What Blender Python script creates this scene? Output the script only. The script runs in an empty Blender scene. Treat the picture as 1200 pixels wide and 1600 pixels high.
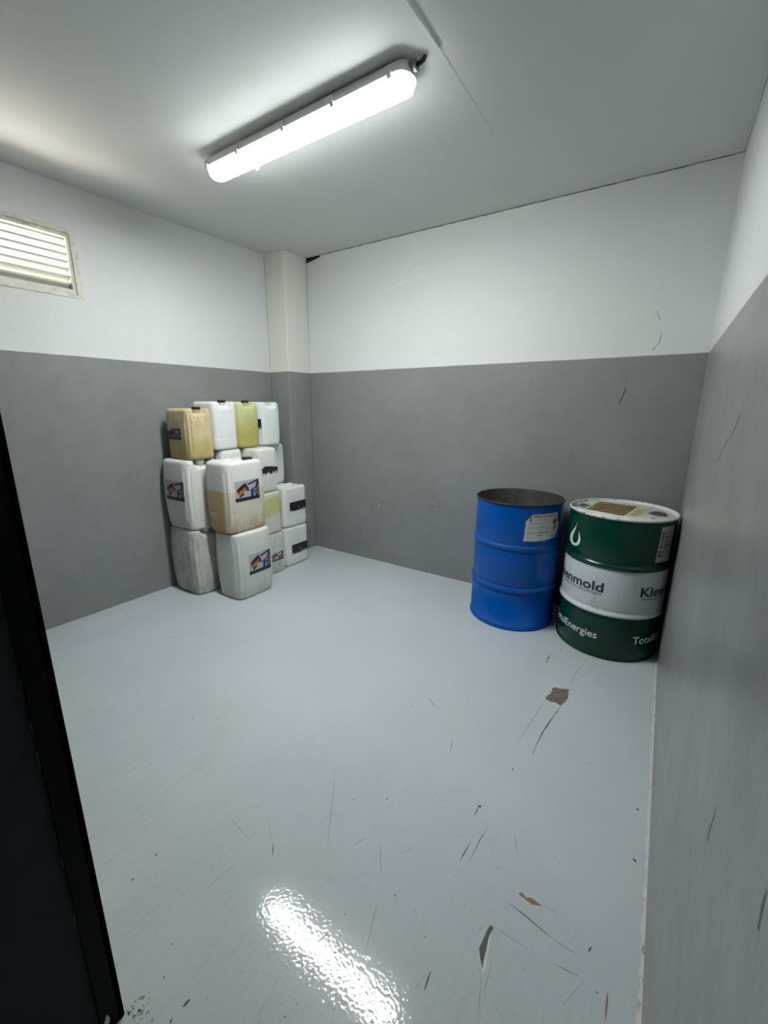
import bpy, bmesh, math, random
from mathutils import Matrix, Vector, noise
S = bpy.context.scene
COL = S.collection
random.seed(4)
PI = math.pi

# ------------------------------------------------------------------ camera, world, light
cam_d = bpy.data.cameras.new('camera')
cam = bpy.data.objects.new('camera', cam_d); COL.objects.link(cam)
cam_d.sensor_fit = 'VERTICAL'; cam_d.sensor_height = 36.0; cam_d.sensor_width = 27.0
cam_d.lens = 663.46 / 1600 * 36
cam_d.shift_x = 9.29 / 1600
cam_d.clip_start = 0.01
YAW, PITCH, ROLL = 0.5973, -0.2452, 0.0039
f_ = Vector((-math.sin(YAW) * math.cos(PITCH), math.cos(YAW) * math.cos(PITCH), math.sin(PITCH)))
r0 = Vector((math.cos(YAW), math.sin(YAW), 0)); u0 = r0.cross(f_)
r_ = math.cos(ROLL) * r0 + math.sin(ROLL) * u0; u_ = -math.sin(ROLL) * r0 + math.cos(ROLL) * u0
M = Matrix((r_, u_, -f_)).transposed().to_4x4()
M.translation = Vector((3.2921, 0.0372, 1.485))
cam.matrix_world = M
S.camera = cam
S.view_settings.view_transform = 'Standard'; S.view_settings.look = 'None'
S.view_settings.gamma = 1; S.view_settings.exposure = -0.12
S.view_settings.use_curve_mapping = False

LAMP_STRENGTH = 175.0     # straight down, where the LED strip sits behind the cover
LAMP_SIDE = 24.0
GROUND_GLOW = 27.0       # daylight reflected from the sunlit ground outside the louvre
SKY_GLOW = 7.0

world = bpy.data.worlds.new('daylight'); S.world = world; world.use_nodes = True
wn = world.node_tree.nodes; wl = world.node_tree.links; wn.clear()
wo = wn.new('ShaderNodeOutputWorld'); bg = wn.new('ShaderNodeBackground')
tc = wn.new('ShaderNodeTexCoord'); sx = wn.new('ShaderNodeSeparateXYZ'); cr = wn.new('ShaderNodeValToRGB')
wl.new(tc.outputs['Generated'], sx.inputs[0]); mr = wn.new('ShaderNodeMapRange')
mr.inputs['From Min'].default_value = -1; mr.inputs['From Max'].default_value = 1
wl.new(sx.outputs['Z'], mr.inputs['Value']); wl.new(mr.outputs[0], cr.inputs[0])
cr.color_ramp.elements[0].position = .46; cr.color_ramp.elements[0].color = (1, .93, .80, 1)
cr.color_ramp.elements[1].position = .54; k = SKY_GLOW / GROUND_GLOW
cr.color_ramp.elements[1].color = (.85 * k, .93 * k, 1.0 * k, 1)
wl.new(cr.outputs[0], bg.inputs[0]); bg.inputs[1].default_value = GROUND_GLOW
wl.new(bg.outputs[0], wo.inputs[0])
pd = bpy.data.lights.new('window_portal', 'AREA'); pd.shape = 'RECTANGLE'; pd.size = .42; pd.size_y = .9
pd.cycles.is_portal = True
po = bpy.data.objects.new('window_portal', pd); COL.objects.link(po)
po.location = (-.24, 1.03, 2.35); po.rotation_euler = (0, math.radians(-90), 0)

# ------------------------------------------------------------------ room numbers
W, D, H, H1 = 3.4066, 3.3042, 2.7946, 1.7942
SL, SR, HX, HY = -0.0093, 0.012, 0.0063, -0.0065
CA, CB = 0.2455, 0.288
YB = -1.6
LX = lambda y: SL * (D - y)
RX = lambda y: W + SR * (D - y)
HH = lambda x, y: H + HX * (W - x) + HY * (D - y)

# ------------------------------------------------------------------ material helpers
def mat(name, color=(.8, .8, .8), rough=.5, metal=0.0, spec=.5, coat=0.0, emit=None, estr=0):
    m = bpy.data.materials.new(name); m.use_nodes = True
    b = m.node_tree.nodes['Principled BSDF']
    b.inputs['Base Color'].default_value = (*color, 1); b.inputs['Roughness'].default_value = rough
    b.inputs['Metallic'].default_value = metal; b.inputs['Specular IOR Level'].default_value = spec
    b.inputs['Coat Weight'].default_value = coat
    if emit: b.inputs['Emission Color'].default_value = (*emit, 1); b.inputs['Emission Strength'].default_value = estr
    return m
class G:
    """small node-graph helper"""
    def __init__(s, m):
        s.t = m.node_tree; s.n = s.t.nodes; s.l = s.t.links; s.b = s.n['Principled BSDF']
        s.geo = s.n.new('ShaderNodeTexCoord')
        s.xyz = s.n.new('ShaderNodeSeparateXYZ'); s.l.new(s.geo.outputs['Object'], s.xyz.inputs[0])
    def noise(s, scale, detail=3, rough=.5, vec=None, stretch=None):
        v = vec or s.geo.outputs['Object']
        if stretch:
            mp = s.n.new('ShaderNodeMapping'); mp.inputs['Scale'].default_value = stretch
            s.l.new(v, mp.inputs[0]); v = mp.outputs[0]
        t = s.n.new('ShaderNodeTexNoise'); t.inputs['Scale'].default_value = scale
        t.inputs['Detail'].default_value = detail; t.inputs['Roughness'].default_value = rough
        s.l.new(v, t.inputs['Vector']); return t.outputs['Fac']
    def math(s, op, a, b=None, c=None, clamp=False):
        t = s.n.new('ShaderNodeMath'); t.operation = op; t.use_clamp = clamp
        for i, v in enumerate((a, b, c)):
            if v is None: continue
            if isinstance(v, (int, float)): t.inputs[i].default_value = v
            else: s.l.new(v, t.inputs[i])
        return t.outputs[0]
    def rng(s, v, a, b, c=0., d=1., smooth=False):
        t = s.n.new('ShaderNodeMapRange'); t.clamp = True
        if smooth: t.interpolation_type = 'SMOOTHSTEP'
        for i, q in enumerate((a, b, c, d)): t.inputs[i + 1].default_value = q
        s.l.new(v, t.inputs[0]); return t.outputs[0]
    def mix(s, f, a, b):
        t = s.n.new('ShaderNodeMix'); t.data_type = 'RGBA'
        for i, v in ((0, f), (6, a), (7, b)):
            if isinstance(v, (int, float)): t.inputs[i].default_value = v
            elif isinstance(v, tuple): t.inputs[i].default_value = (*v, 1)
            else: s.l.new(v, t.inputs[i])
        return t.outputs[2]
    def bump(s, h, strength, dist):
        t = s.n.new('ShaderNodeBump'); t.inputs['Strength'].default_value = strength
        t.inputs['Distance'].default_value = dist; s.l.new(h, t.inputs['Height'])
        s.l.new(t.outputs[0], s.b.inputs['Normal'])
    def col(s, c): s.l.new(c, s.b.inputs['Base Color'])
    def rough(s, c): s.l.new(c, s.b.inputs['Roughness'])

def wall_mat(name, white, grey, mottling=.06, rg=.42, sp=.4):
    m = mat(name, white, .5, spec=sp); g = G(m)
    wob = g.math('MULTIPLY_ADD', g.noise(6, 2), .006, -.003)
    z = g.math('ADD', g.xyz.outputs['Z'], wob)
    fac = g.rng(z, H1 - .0012, H1 + .0012)
    n = g.noise(2.3, 5, .6); n2 = g.noise(9, 5, .65)
    gm = g.math('ADD', g.math('MULTIPLY', n, .6), g.math('MULTIPLY', n2, .4))
    gv = g.rng(gm, .35, .68)
    lo = tuple(c * (1 - mottling * 1.5) for c in grey); hi = tuple(c * (1 + mottling * 1.5) for c in grey)
    gc = g.mix(gv, lo, hi)
    # faint rubbed vertical wear
    st = g.noise(5, 4, .6, stretch=(3, 3, .5)); gc = g.mix(g.rng(st, .60, .75, 0, .16), gc, tuple(c * .6 for c in grey))
    wc = g.mix(g.rng(gm, .35, .7), tuple(c * .965 for c in white), white)
    g.col(g.mix(fac, gc, wc))
    g.rough(g.mix(fac, (rg, rg, rg), (.6, .6, .6)))
    h = g.math('ADD', g.noise(14, 3, .5), g.math('MULTIPLY', g.noise(160, 2, .5), .25))
    g.bump(h, .35, .006)
    return m
WALL = wall_mat('wall_paint', (.77, .78, .76), (.25, .255, .256))
WALLC = wall_mat('column_paint', (.78, .78, .71), (.26, .263, .26))
WALLR = wall_mat('wall_paint_worn', (.77, .78, .77), (.275, .28, .275), .15, .33, .6)
CEIL = mat('ceiling_paint', (.66, .675, .66), .7, spec=.2); g = G(CEIL)
g.col(g.mix(g.rng(g.noise(1.4, 4), .35, .7), (.68, .70, .68), (.73, .74, .725))); g.bump(g.noise(40, 3), .15, .002)
FLOOR = mat('epoxy_floor', (.5, .55, .6), .1, spec=.5); g = G(FLOOR)
a = g.noise(1.1, 4, .55); b_ = g.noise(16, 6, .7); c_ = g.noise(70, 3, .6)
base = g.mix(g.rng(a, .35, .68), (.50, .55, .58), (.54, .59, .62))
base = g.mix(g.rng(b_, .60, .78, 0, .22), base, (.36, .38, .39))
near = g.rng(g.math('MULTIPLY_ADD', g.noise(2.5, 4), .8, g.xyz.outputs['Y']), 1.75, .8)   # by the door: light falloff painted in, plus trodden dirt and scratches
scr = g.noise(9, 6, .75, stretch=(5, .6, 1))
base = g.mix(g.math('MULTIPLY', near, .45), base, (.38, .40, .40))  # dimmer light towards the door, painted as a darker base
base = g.mix(g.math('MULTIPLY', near, g.rng(scr, .52, .70, 0, .35)), base, (.33, .34, .34))
base = g.mix(g.math('MULTIPLY', near, g.rng(g.noise(130, 2), .70, .74, 0, .6)), base, (.10, .10, .10))
g.col(base)
g.rough(g.rng(b_, .3, .8, .05, .11))
vo = g.n.new('ShaderNodeTexVoronoi'); vo.feature = 'SMOOTH_F1'; vo.inputs['Scale'].default_value = 120
g.l.new(g.geo.outputs['Object'], vo.inputs['Vector'])
hh = g.math('ADD', g.math('MULTIPLY', g.noise(85, 2, .5), .7), g.math('ADD', vo.outputs['Distance'], g.math('MULTIPLY', g.noise(7, 2), 2.2)))
g.bump(hh, .10, .0017)
DARKMARK = mat('floor_scratch', (.06, .06, .06), .5)
FAINT = mat('floor_scuff', (.26, .28, .29), .35)
RUST = mat('floor_stain', (.22, .16, .08), .5)
CHIPW = mat('chipped_edge', (.62, .60, .56), .6)
CAULK = mat('edge_filler', (.55, .55, .52), .6); g = G(CAULK)
g.col(g.mix(g.rng(g.noise(45, 4, .7, stretch=(1, .4, 1)), .55, .66), (.62, .62, .60), (.30, .28, .26)))
SCUFF = mat('wall_scuff', (.07, .07, .07), .6)
SCUFFL = mat('wall_scratch', (.9, .9, .9), .6)
GAPSHADE = mat('gap_and_shade', (.01, .01, .01), .9)  # real gaps under the ceiling, and painted shade lines beside the column
BLACKF = mat('black_door_frame_paint', (.003, .003, .003), .6, spec=.1)
OUTER = mat('dark_outer_plaster', (.030, .042, .045), .8, spec=.1); g = G(OUTER)
g.col(g.mix(g.noise(12, 4), (.024, .034, .037), (.036, .048, .05)))
HALL = mat('unseen_hall_paint', (.14, .15, .15), .8)
CREAM = mat('cream_vent_paint', (.72, .70, .60), .5); g = G(CREAM)
g.col(g.mix(g.rng(g.noise(22, 4, .6), .45, .7), (.74, .72, .63), (.56, .52, .40)))
SLAT = mat('white_louvre_paint', (.58, .57, .52), .5)

# ------------------------------------------------------------------ object helpers
def link(name, me, parent=None, smooth=False):
    o = bpy.data.objects.new(name, me); COL.objects.link(o)
    if parent: o.parent = parent
    if smooth:
        for p in me.polygons: p.use_smooth = True
    return o
def tag(o, label=None, cat=None, group=None, kind=None):
    if label: o['label'] = label
    if cat: o['category'] = cat
    if group: o['group'] = group
    if kind: o['kind'] = kind
    return o
class MB:
    def __init__(s): s.v = []; s.f = []; s.m = []
    def vert(s, p): s.v.append(tuple(p)); return len(s.v) - 1
    def face(s, idx, m=0): s.f.append(tuple(idx)); s.m.append(m)
    def poly(s, pts, m=0): s.face([s.vert(p) for p in pts], m)
    def hexa(s, b, t, m=0):
        """b, t: four bottom and four top points, both counter-clockwise seen from above"""
        i = [s.vert(p) for p in b]; j = [s.vert(p) for p in t]
        s.face(i[::-1], m); s.face(j, m)
        for k in range(4):
            q = (k + 1) % 4; s.face((i[k], i[q], j[q], j[k]), m)
    def box(s, x0, x1, y0, y1, z0, z1, m=0):
        s.hexa([(x0, y0, z0), (x1, y0, z0), (x1, y1, z0), (x0, y1, z0)],
               [(x0, y0, z1), (x1, y0, z1), (x1, y1, z1), (x0, y1, z1)], m)
    def rings(s, rs, m=0, cap0=True, cap1=True, closed=True):
        ids = [[s.vert(p) for p in r] for r in rs]
        n = len(ids[0])
        for a, b in zip(ids, ids[1:]):
            for k in range(n if closed else n - 1):
                q = (k + 1) % n; s.face((a[k], a[q], b[q], b[k]), m)
        if cap0: s.face(ids[0][::-1], m)
        if cap1: s.face(ids[-1], m)
        return ids
    def tube(s, path, r, m=0, n=10, caps=True):
        rs = []; path = [Vector(p) for p in path]
        for i, p in enumerate(path):
            d = (path[min(i + 1, len(path) - 1)] - path[max(i - 1, 0)]).normalized()
            a = d.orthogonal().normalized() if abs(d.z) > .95 else d.cross(Vector((0, 0, 1))).normalized()
            b = d.cross(a); rr = r[i] if isinstance(r, (list, tuple)) else r
            rs.append([p + rr * (math.cos(2 * PI * k / n) * a + math.sin(2 * PI * k / n) * b) for k in range(n)])
        s.rings(rs, m, caps, caps)
    def lathe(s, prof, c=(0, 0), n=48, m=0, cap0=False, cap1=False):
        rs = [[(c[0] + r * math.cos(2 * PI * k / n), c[1] + r * math.sin(2 * PI * k / n), z) for k in range(n)] for r, z in prof]
        return s.rings(rs, m, cap0, cap1)
    def build(s, name, mats, parent=None, smooth=False, autosmooth=None, recalc=True):
        me = bpy.data.meshes.new(name); me.from_pydata(s.v, [], s.f)
        for m in (mats if isinstance(mats, (list, tuple)) else [mats]): me.materials.append(m)
        me.polygons.foreach_set('material_index', s.m); me.update()
        if recalc:
            bm = bmesh.new(); bm.from_mesh(me); bmesh.ops.recalc_face_normals(bm, faces=bm.faces[:]); bm.to_mesh(me); bm.free()
        if smooth or autosmooth:
            for p in me.polygons: p.use_smooth = True
        if autosmooth:
            bm = bmesh.new(); bm.from_mesh(me)
            for e in bm.edges:
                if len(e.link_faces) == 2 and e.calc_face_angle(0) > autosmooth: e.smooth = False
            bm.to_mesh(me); bm.free()
        return link(name, me, parent)
def structure(o): o['kind'] = 'structure'; return o
def streak(mb, pts, w, z, m, seed=0):
    """ragged thin mark through 2-D points lying on the floor"""
    P = []
    for (x0, y0), (x1, y1) in zip(pts, pts[1:]):
        n = max(2, int(math.hypot(x1 - x0, y1 - y0) / .02))
        P += [(x0 + (x1 - x0) * i / n, y0 + (y1 - y0) * i / n) for i in range(n)]
    P.append(pts[-1]); L = []; R = []
    for i, p in enumerate(P):
        a = P[max(i - 1, 0)]; b = P[min(i + 1, len(P) - 1)]
        d = Vector((b[0] - a[0], b[1] - a[1])).normalized(); nrm = Vector((-d.y, d.x))
        t = i / (len(P) - 1); ww = w * .5 * (.65 if z < .01 else 1) * (.25 + .75 * math.sin(PI * min(max(t, .06), .94))) * (.6 + .8 * random.random())
        L.append((p[0] + nrm.x * ww, p[1] + nrm.y * ww, z)); R.append((p[0] - nrm.x * ww, p[1] - nrm.y * ww, z))
    a = [mb.vert(p) for p in L]; b = [mb.vert(p) for p in R]
    for i in range(len(a) - 1): mb.face((b[i], b[i + 1], a[i + 1], a[i]), m)
def blob(mb, x, y, r, z, m, k=9):
    if z < .01: r *= .62
    mb.poly([(x + r * random.uniform(.5, 1.2) * math.cos(2 * PI * i / k), y + r * random.uniform(.5, 1.2) * math.sin(2 * PI * i / k), z) for i in range(k)], m)

# ------------------------------------------------------------------ the setting
mb = MB()
mb.box(-.2, 3.7, YB, D + .2, -.12, 0, 0)
z1 = .0006
for pts, w, m in [
    ([(3.046, 2.573), (3.026, 2.413), (3.028, 2.274)], .006, 2), ([(3.018, 2.099), (3.003, 1.992), (2.988, 1.866), (2.984, 1.784), (2.983, 1.708)], .008, 1),
    ([(2.862, 2.562), (2.864, 2.451)], .008, 1), ([(2.941, 2.109), (2.91, 1.733)], .006, 2),
    ([(2.882, 1.333), (2.882, 1.289)], .007, 1), ([(2.909, 1.185), (2.904, 1.106)], .005, 1), ([(2.939, 1.272), (2.933, 1.205), (2.931, 1.12)], .004, 1),
    ([(3.077, 1.074), (3.122, 1.07), (3.212, 1.055)], .004, 1), ([(3.212, 1.055), (3.276, 1.055)], .004, 2), ([(3.168, 1.127), (3.212, 1.129)], .003, 2),
    ([(3.228, .998), (3.287, 1.007)], .004, 1), ([(3.302, 1.08), (3.307, 1.097)], .009, 1), ([(3.332, 1.0), (3.339, .999)], .008, 1),
    ([(3.358, 1.015), (3.36, .952)], .008, 3), ([(3.267, .927), (3.302, 1.003)], .0025, 2), ([(3.087, .907), (3.09, .832)], .004, 2),
    ([(3.069, .873), (3.1, .769)], .003, 2), ([(2.655, 1.592), (2.683, 1.502)], .006, 2), ([(2.59, 1.901), (2.627, 1.865)], .005, 2),
    ([(3.062, .988), (3.155, .99)], .003, 2), ([(2.249, .849), (2.274, .833), (2.342, .789)], .003, 2), ([(2.342, .789), (2.372, .762)], .005, 1),
    ([(2.324, 1.148), (2.417, 1.018), (2.51, .883)], .004, 2), ([(2.646, 1.007), (2.709, .921)], .004, 2), ([(2.744, .849), (2.779, .749), (2.788, .715)], .004, 2),
    ([(2.671, .704), (2.657, .653)], .005, 1), ([(2.429, 1.783), (2.494, 1.734)], .004, 1), ([(2.144, .766), (2.264, .751)], .004, 2), ([(2.956, .792), (2.961, .749)], .007, 1),
    ([(.658, 1.183), (.734, 1.296), (.795, 1.436), (.97, 1.527)], .006, 2), ([(.148, 1.351), (.299, 1.317), (.297, 1.361)], .008, 2),
    ([(2.469, .373), (2.471, .393)], .010, 1), ([(2.465, .346), (2.472, .339)], .006, 1), ([(3.03, 1.30), (3.06, 1.23)], .004, 2)]:
    streak(mb, pts, w, z1, m)
for x, y, r in [(2.937, 1.578, .008), (2.575, 1.161, .006), (2.78, .894, .005), (2.682, .765, .004), (2.662, .604, .004), (2.908, .851, .004),
                (2.229, 1.537, .005), (2.47, 1.084, .004), (2.697, .508, .004), (2.392, 1.671, .005), (2.057, .455, .006), (2.044, .539, .007),
                (2.321, .431, .004), (2.373, .378, .004), (2.371, .34, .003), (1.557, .987, .006), (1.651, 1.063, .006), (2.884, 1.335, .011),
                (3.39, 1.441, .010), (3.385, 1.664, .010), (2.905, 2.66, .008), (3.12, 2.2, .004), (2.32, 2.1, .004), (.9, 1.6, .006), (3.2, 1.8, .004), (3.13, 1.5, .004)]:
    blob(mb, x, y, r, z1, 1)
random.seed(11)
for i in range(70):
    x = random.uniform(2.1, 3.36); y = random.uniform(.45, 1.3); a = random.gauss(1.35, .35); l = random.uniform(.01, .07)
    streak(mb, [(x, y), (x + l * math.cos(a), y + l * math.sin(a))], random.uniform(.001, .0025), z1 * .8, 2)
for i in range(90):
    blob(mb, random.uniform(1.3, 3.36), random.uniform(.3, 2.2), random.uniform(.001, .0028), z1 * .9, 1, 6)
mb.poly([(x, y, z1) for x, y in [(3.096, 1.116), (3.139, 1.110), (3.168, 1.124), (3.132, 1.128), (3.120, 1.119), (3.103, 1.127)]], 3)
mb.poly([(x, y, z1 * .7) for x, y in [(3.062, .975), (3.07, .925), (3.078, .872), (3.07, .87), (3.06, .93)]], 4)
gouge = [(3.053, .988), (3.050, .972), (3.048, .947), (3.046, .914), (3.055, .898), (3.070, .876), (3.066, .899), (3.064, .924), (3.059, .957), (3.063, .985)]
mb.poly([(x, y, z1) for x, y in gouge], 1)
def edge_strip(mb, fx, y0, y1, wmin, wmax, z, m, side):
    n = int((y1 - y0) / .03); pin = []; pout = []
    for i in range(n + 1):
        y = y0 + (y1 - y0) * i / n; w = random.uniform(wmin, wmax)
        pin.append(mb.vert((fx(y), y, z))); pout.append(mb.vert((fx(y) + side * w, y, z)))
    for i in range(n): mb.face((pin[i], pin[i + 1], pout[i + 1], pout[i]), m)
edge_strip(mb, RX, .30, D, .005, .013, z1, 5, -1)
edge_strip(mb, LX, .30, 1.84, .003, .009, z1, 4, 1)
n = 60; pa = []; pb = []
for i in range(n + 1):
    x = CA + (2.3 - CA) * i / n; pa.append(mb.vert((x, D, z1))); pb.append(mb.vert((x, D - random.uniform(.003, .016 if i > 8 else .05), z1)))
for i in range(n): mb.face((pb[i], pb[i + 1], pa[i + 1], pa[i]), 5 if i < 9 else 4)
for i in range(26):
    blob(mb, 2.39 + random.gauss(0, .02), .29 + abs(random.gauss(0, .018)), random.uniform(.003, .009), z1, 2 if i % 3 else 3, 7)
structure(mb.build('floor', [FLOOR, DARKMARK, FAINT, RUST, CHIPW, CAULK], recalc=False))

mb = MB()   # ceiling slab, slightly out of level, with a plaster joint
P = [(-.2, YB), (3.7, YB), (3.7, D + .2), (-.2, D + .2)]
mb.hexa([(x, y, HH(x, y)) for x, y in P], [(x, y, HH(x, y) + .15) for x, y in P])
def cstrip(rows, t, m):
    top = []; 
    for (xa, xb, y) in rows:
        top.append([(xa, y, HH(xa, y) + .001), (xa + (xb - xa) * .2, y, HH(xa, y) - t), (xb - (xb - xa) * .2, y, HH(xb, y) - t * .6), (xb, y, HH(xb, y) + .001)])
    mb.rings(top, m, False, False, closed=False)
rows = []
for i in range(34):
    y = .3 + i * .0450; t = i / 33
    w = .038 * (1 - max(0, (t - .62) / .38) ** 1.3) + .001
    x = 2.386 - .012 * t; e1 = .0012 * math.sin(i * 2.3); rows.append((x - w * .5 + e1, x + w * .5 + .001 * math.sin(i * 1.1), y))
cstrip(rows, .009, 0)
for i in range(1, 2):
    for (xa, ya, xb, yb) in [(2.352, .3, 2.366, 1.72), (2.373, 1.70, 2.356, 2.42)][i:i + 1]:
        pts = []
        n = 30
        for k in range(n):
            t0, t1 = k / n, (k + 1) / n
            q = [(xa + (xb - xa) * t + .0015 * math.sin(k * 2.1 + j), ya + (yb - ya) * t) for j, t in ((0, t0), (1, t1))]
            w = .0015 * (1 - .7 * t0)
            mb.poly([(q[0][0] - w, q[0][1], HH(*q[0]) - .0008 - (.0002 if i else 0)), (q[1][0] - w, q[1][1], HH(*q[1]) - .0008), (q[1][0] + w, q[1][1], HH(*q[1]) - .0008), (q[0][0] + w, q[0][1], HH(*q[0]) - .0008)], 1)
structure(mb.build('ceiling', [CEIL, mat('joint_crack', (.30, .31, .29), .8)], recalc=False))

# left wall with the louvre opening
VY0, VY1, VZ0, VZ1 = .56, 1.462, 2.155, 2.55
TL = .16
mb = MB()
def lwall(y0, y1, z0, z1):
    zt = lambda y: min(z1, 9) if z1 < 9 else HH(0, y) + .05
    mb.hexa([(LX(y0) - TL, y0, z0), (LX(y0), y0, z0), (LX(y1), y1, z0), (LX(y1) - TL, y1, z0)],
            [(LX(y0) - TL, y0, zt(y0)), (LX(y0), y0, zt(y0)), (LX(y1), y1, zt(y1)), (LX(y1) - TL, y1, zt(y1))])
lwall(.2, VY0, -.05, 9); lwall(VY1, D + .15, -.05, 9); lwall(VY0, VY1, -.05, VZ0); lwall(VY0, VY1, VZ1, 9)
structure(mb.build('wall_left', WALL))

mb = MB()   # back wall, its top edge broken open beside the column, a few scuffs
mb.box(-.2, W + .2, D, D + .15, -.05, H + .1)
ye = D - .0008
mb.poly([(.245, ye, 2.83), (.245, ye, 2.772), (.30, ye, 2.778), (.38, ye, 2.790), (.42, ye, 2.80), (.42, ye, 2.83)], 1)
n = 60
for i in range(n):      # thin open joint under the ceiling
    xa = .4 + (W - .4) * i / n; xb = .4 + (W - .4) * (i + 1) / n; t = random.uniform(.002, .005)
    mb.poly([(xa, ye, HH(xa, D) - t), (xb, ye, HH(xb, D) - t), (xb, ye, HH(xb, D) + .01), (xa, ye, HH(xa, D) + .01)], 1)
def wstreak(plane, pts, w, m):
    for (a0, z0), (a1, z1_) in zip(pts, pts[1:]):
        d = Vector((a1 - a0, z1_ - z0)).normalized(); q = Vector((-d.y, d.x)) * w * .5
        c = [(a0 + q.x * .5, z0 + q.y * .5), (a1 + q.x, z1_ + q.y), (a1 - q.x, z1_ - q.y), (a0 - q.x * .5, z0 - q.y * .5)]
        mb.poly([plane(a, z) for a, z in c], m)
pb_ = lambda a, z: (a, ye, z)
wstreak(pb_, [(3.006, 1.607), (2.998, 1.56), (2.985, 1.52), (2.978, 1.505)], .010, 2)
wstreak(pb_, [(3.00, 1.64), (3.003, 1.665)], .003, 2)
wstreak(pb_, [(3.112, 2.053), (3.135, 2.00)], .003, 2); wstreak(pb_, [(3.16, 1.922), (3.15, 1.87), (3.124, 1.822)], .004, 2)
wstreak(pb_, [(1.079, .575), (1.085, .56)], .008, 3); wstreak(pb_, [(1.137, .611), (1.12, .60)], .01, 2)
wstreak(pb_, [(.97, 2.395), (1.35, 2.47), (1.75, 2.545)], .004, 3); wstreak(pb_, [(.97, 2.43), (1.3, 2.50), (1.5, 2.55)], .003, 3)
wstreak(pb_, [(.97, 2.36), (1.1, 2.385)], .003, 3); wstreak(pb_, [(1.6, .64), (1.72, .63)], .003, 2)
structure(mb.build('wall_back', [WALL, GAPSHADE, SCUFF, SCUFFL], recalc=False))

mb = MB()
mb.hexa([(RX(YB), YB, -.05), (RX(YB) + .15, YB, -.05), (W + .15, D + .15, -.05), (RX(D + .15), D + .15, -.05)],
        [(RX(YB), YB, 2.9), (RX(YB) + .15, YB, 2.9), (W + .15, D + .15, 2.9), (RX(D + .15), D + .15, 2.9)])
pr_ = lambda y, z: (RX(y) - .0008, y, z)
wstreak(pr_, [(.54, 1.002), (.537, .975), (.532, .953)], .004, 1); wstreak(pr_, [(1.458, 1.471), (1.50, 1.44), (1.56, 1.40)], .008, 1)
wstreak(pr_, [(1.60, 1.40), (1.66, 1.37), (1.756, 1.318)], .010, 1); wstreak(pr_, [(1.714, .579), (1.72, .555)], .008, 2)
wstreak(pr_, [(1.90, .60), (1.905, .575)], .008, 2); wstreak(pr_, [(.644, 1.201), (.65, 1.195)], .008, 1); wstreak(pr_, [(.80, .86), (.81, .78)], .004, 1)
n = 50
for i in range(n):
    ya = .3 + (D - .3) * i / n; yb = .3 + (D - .3) * (i + 1) / n; t = random.uniform(.002, .004)
    mb.poly([(RX(ya) - .0008, ya, HH(W, ya) - t), (RX(yb) - .0008, yb, HH(W, yb) - t), (RX(yb) - .0008, yb, HH(W, yb) + .01), (RX(ya) - .0008, ya, HH(W, ya) + .01)], 3)
structure(mb.build('wall_right', [WALLR, mat('wall_rub', (.12, .12, .12), .6), SCUFFL, GAPSHADE], recalc=False))

mb = MB()   # square column in the far corner, softened outer arris
r = .012
def colprof(dx):
    c = [(CA + dx - r, D - CB + r)]
    arc = [(CA + dx - r + r * math.sin(a), D - CB + r - r * math.cos(a)) for a in [PI / 2 * k / 5 for k in range(6)]]
    return [(-.02, D - CB)] + arc + [(CA + dx, D + .02), (-.02, D + .02)]
mb.rings([[(x, y, -.02) for x, y in colprof(0)], [(x, y, 2.83) for x, y in colprof(.002)]])
for zz in range(14):     # inner-corner shade painted as thin dark strips where the column meets the walls
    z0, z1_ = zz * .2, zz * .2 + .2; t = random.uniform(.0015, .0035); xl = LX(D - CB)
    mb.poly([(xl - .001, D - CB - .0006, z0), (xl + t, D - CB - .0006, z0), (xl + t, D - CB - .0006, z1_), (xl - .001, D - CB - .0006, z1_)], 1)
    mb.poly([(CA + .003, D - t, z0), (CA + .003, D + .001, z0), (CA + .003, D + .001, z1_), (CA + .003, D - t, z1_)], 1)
o = mb.build('wall_column', [WALLC, GAPSHADE], autosmooth=.5); structure(o)

# front wall with the doorway the camera looks through
mb = MB()
XJ = 2.352
mb.box(-.2, XJ, .0, .272, -.05, 2.95, 0)
mb.box(XJ, 3.6, .0, .272, 2.12, 2.95, 0)
o = structure(mb.build('wall_front', OUTER))
mb = MB()   # black steel door frame lining the opening: jamb and head
mb.box(XJ, 2.361, .236, .282, 0, 2.12)
mb.box(XJ - .03, 2.361, .272, .284, 0, 2.12)
mb.box(XJ, RX(.25), .236, .282, 2.085, 2.12)
o = structure(mb.build('door_1', BLACKF))
mb = MB()   # plaster broken away at the foot and edge of the jamb
mb.poly([(2.3614, .2385, .030), (2.3614, .2495, .058), (2.3614, .2545, .036), (2.3614, .2430, .002)], 0)
mb.build('chipped_patch', CHIPW, o, recalc=False)
mb = MB()
for z0, z1_, w in [(.78, .83, .0025), (.83, .90, .0015), (.52, .56, .002), (.30, .38, .001), (.36, .40, .003), (.96, .99, .0015)]:
    mb.poly([(XJ + .0006, .2355, z0), (XJ + .0006, .2355, z1_), (XJ + .0006, .2355 - w, z1_ - .01), (XJ + .0006, .2355 - w * .6, z0 + .01)])
mb.build('worn_edge', mat('worn_plaster_edge', (.16, .16, .15), .8), bpy.data.objects['wall_front'], recalc=False)
# unseen hall walls, added to keep world light out of the doorway
for nm, b in (('wall_unseen_hall_left', (.9, 1.05, YB, .0, -.05, 2.95)), ('wall_unseen_hall_back', (.9, 3.7, YB - .15, YB, -.05, 2.95))):
    mb = MB(); mb.box(*b); structure(mb.build(nm, HALL))

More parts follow.
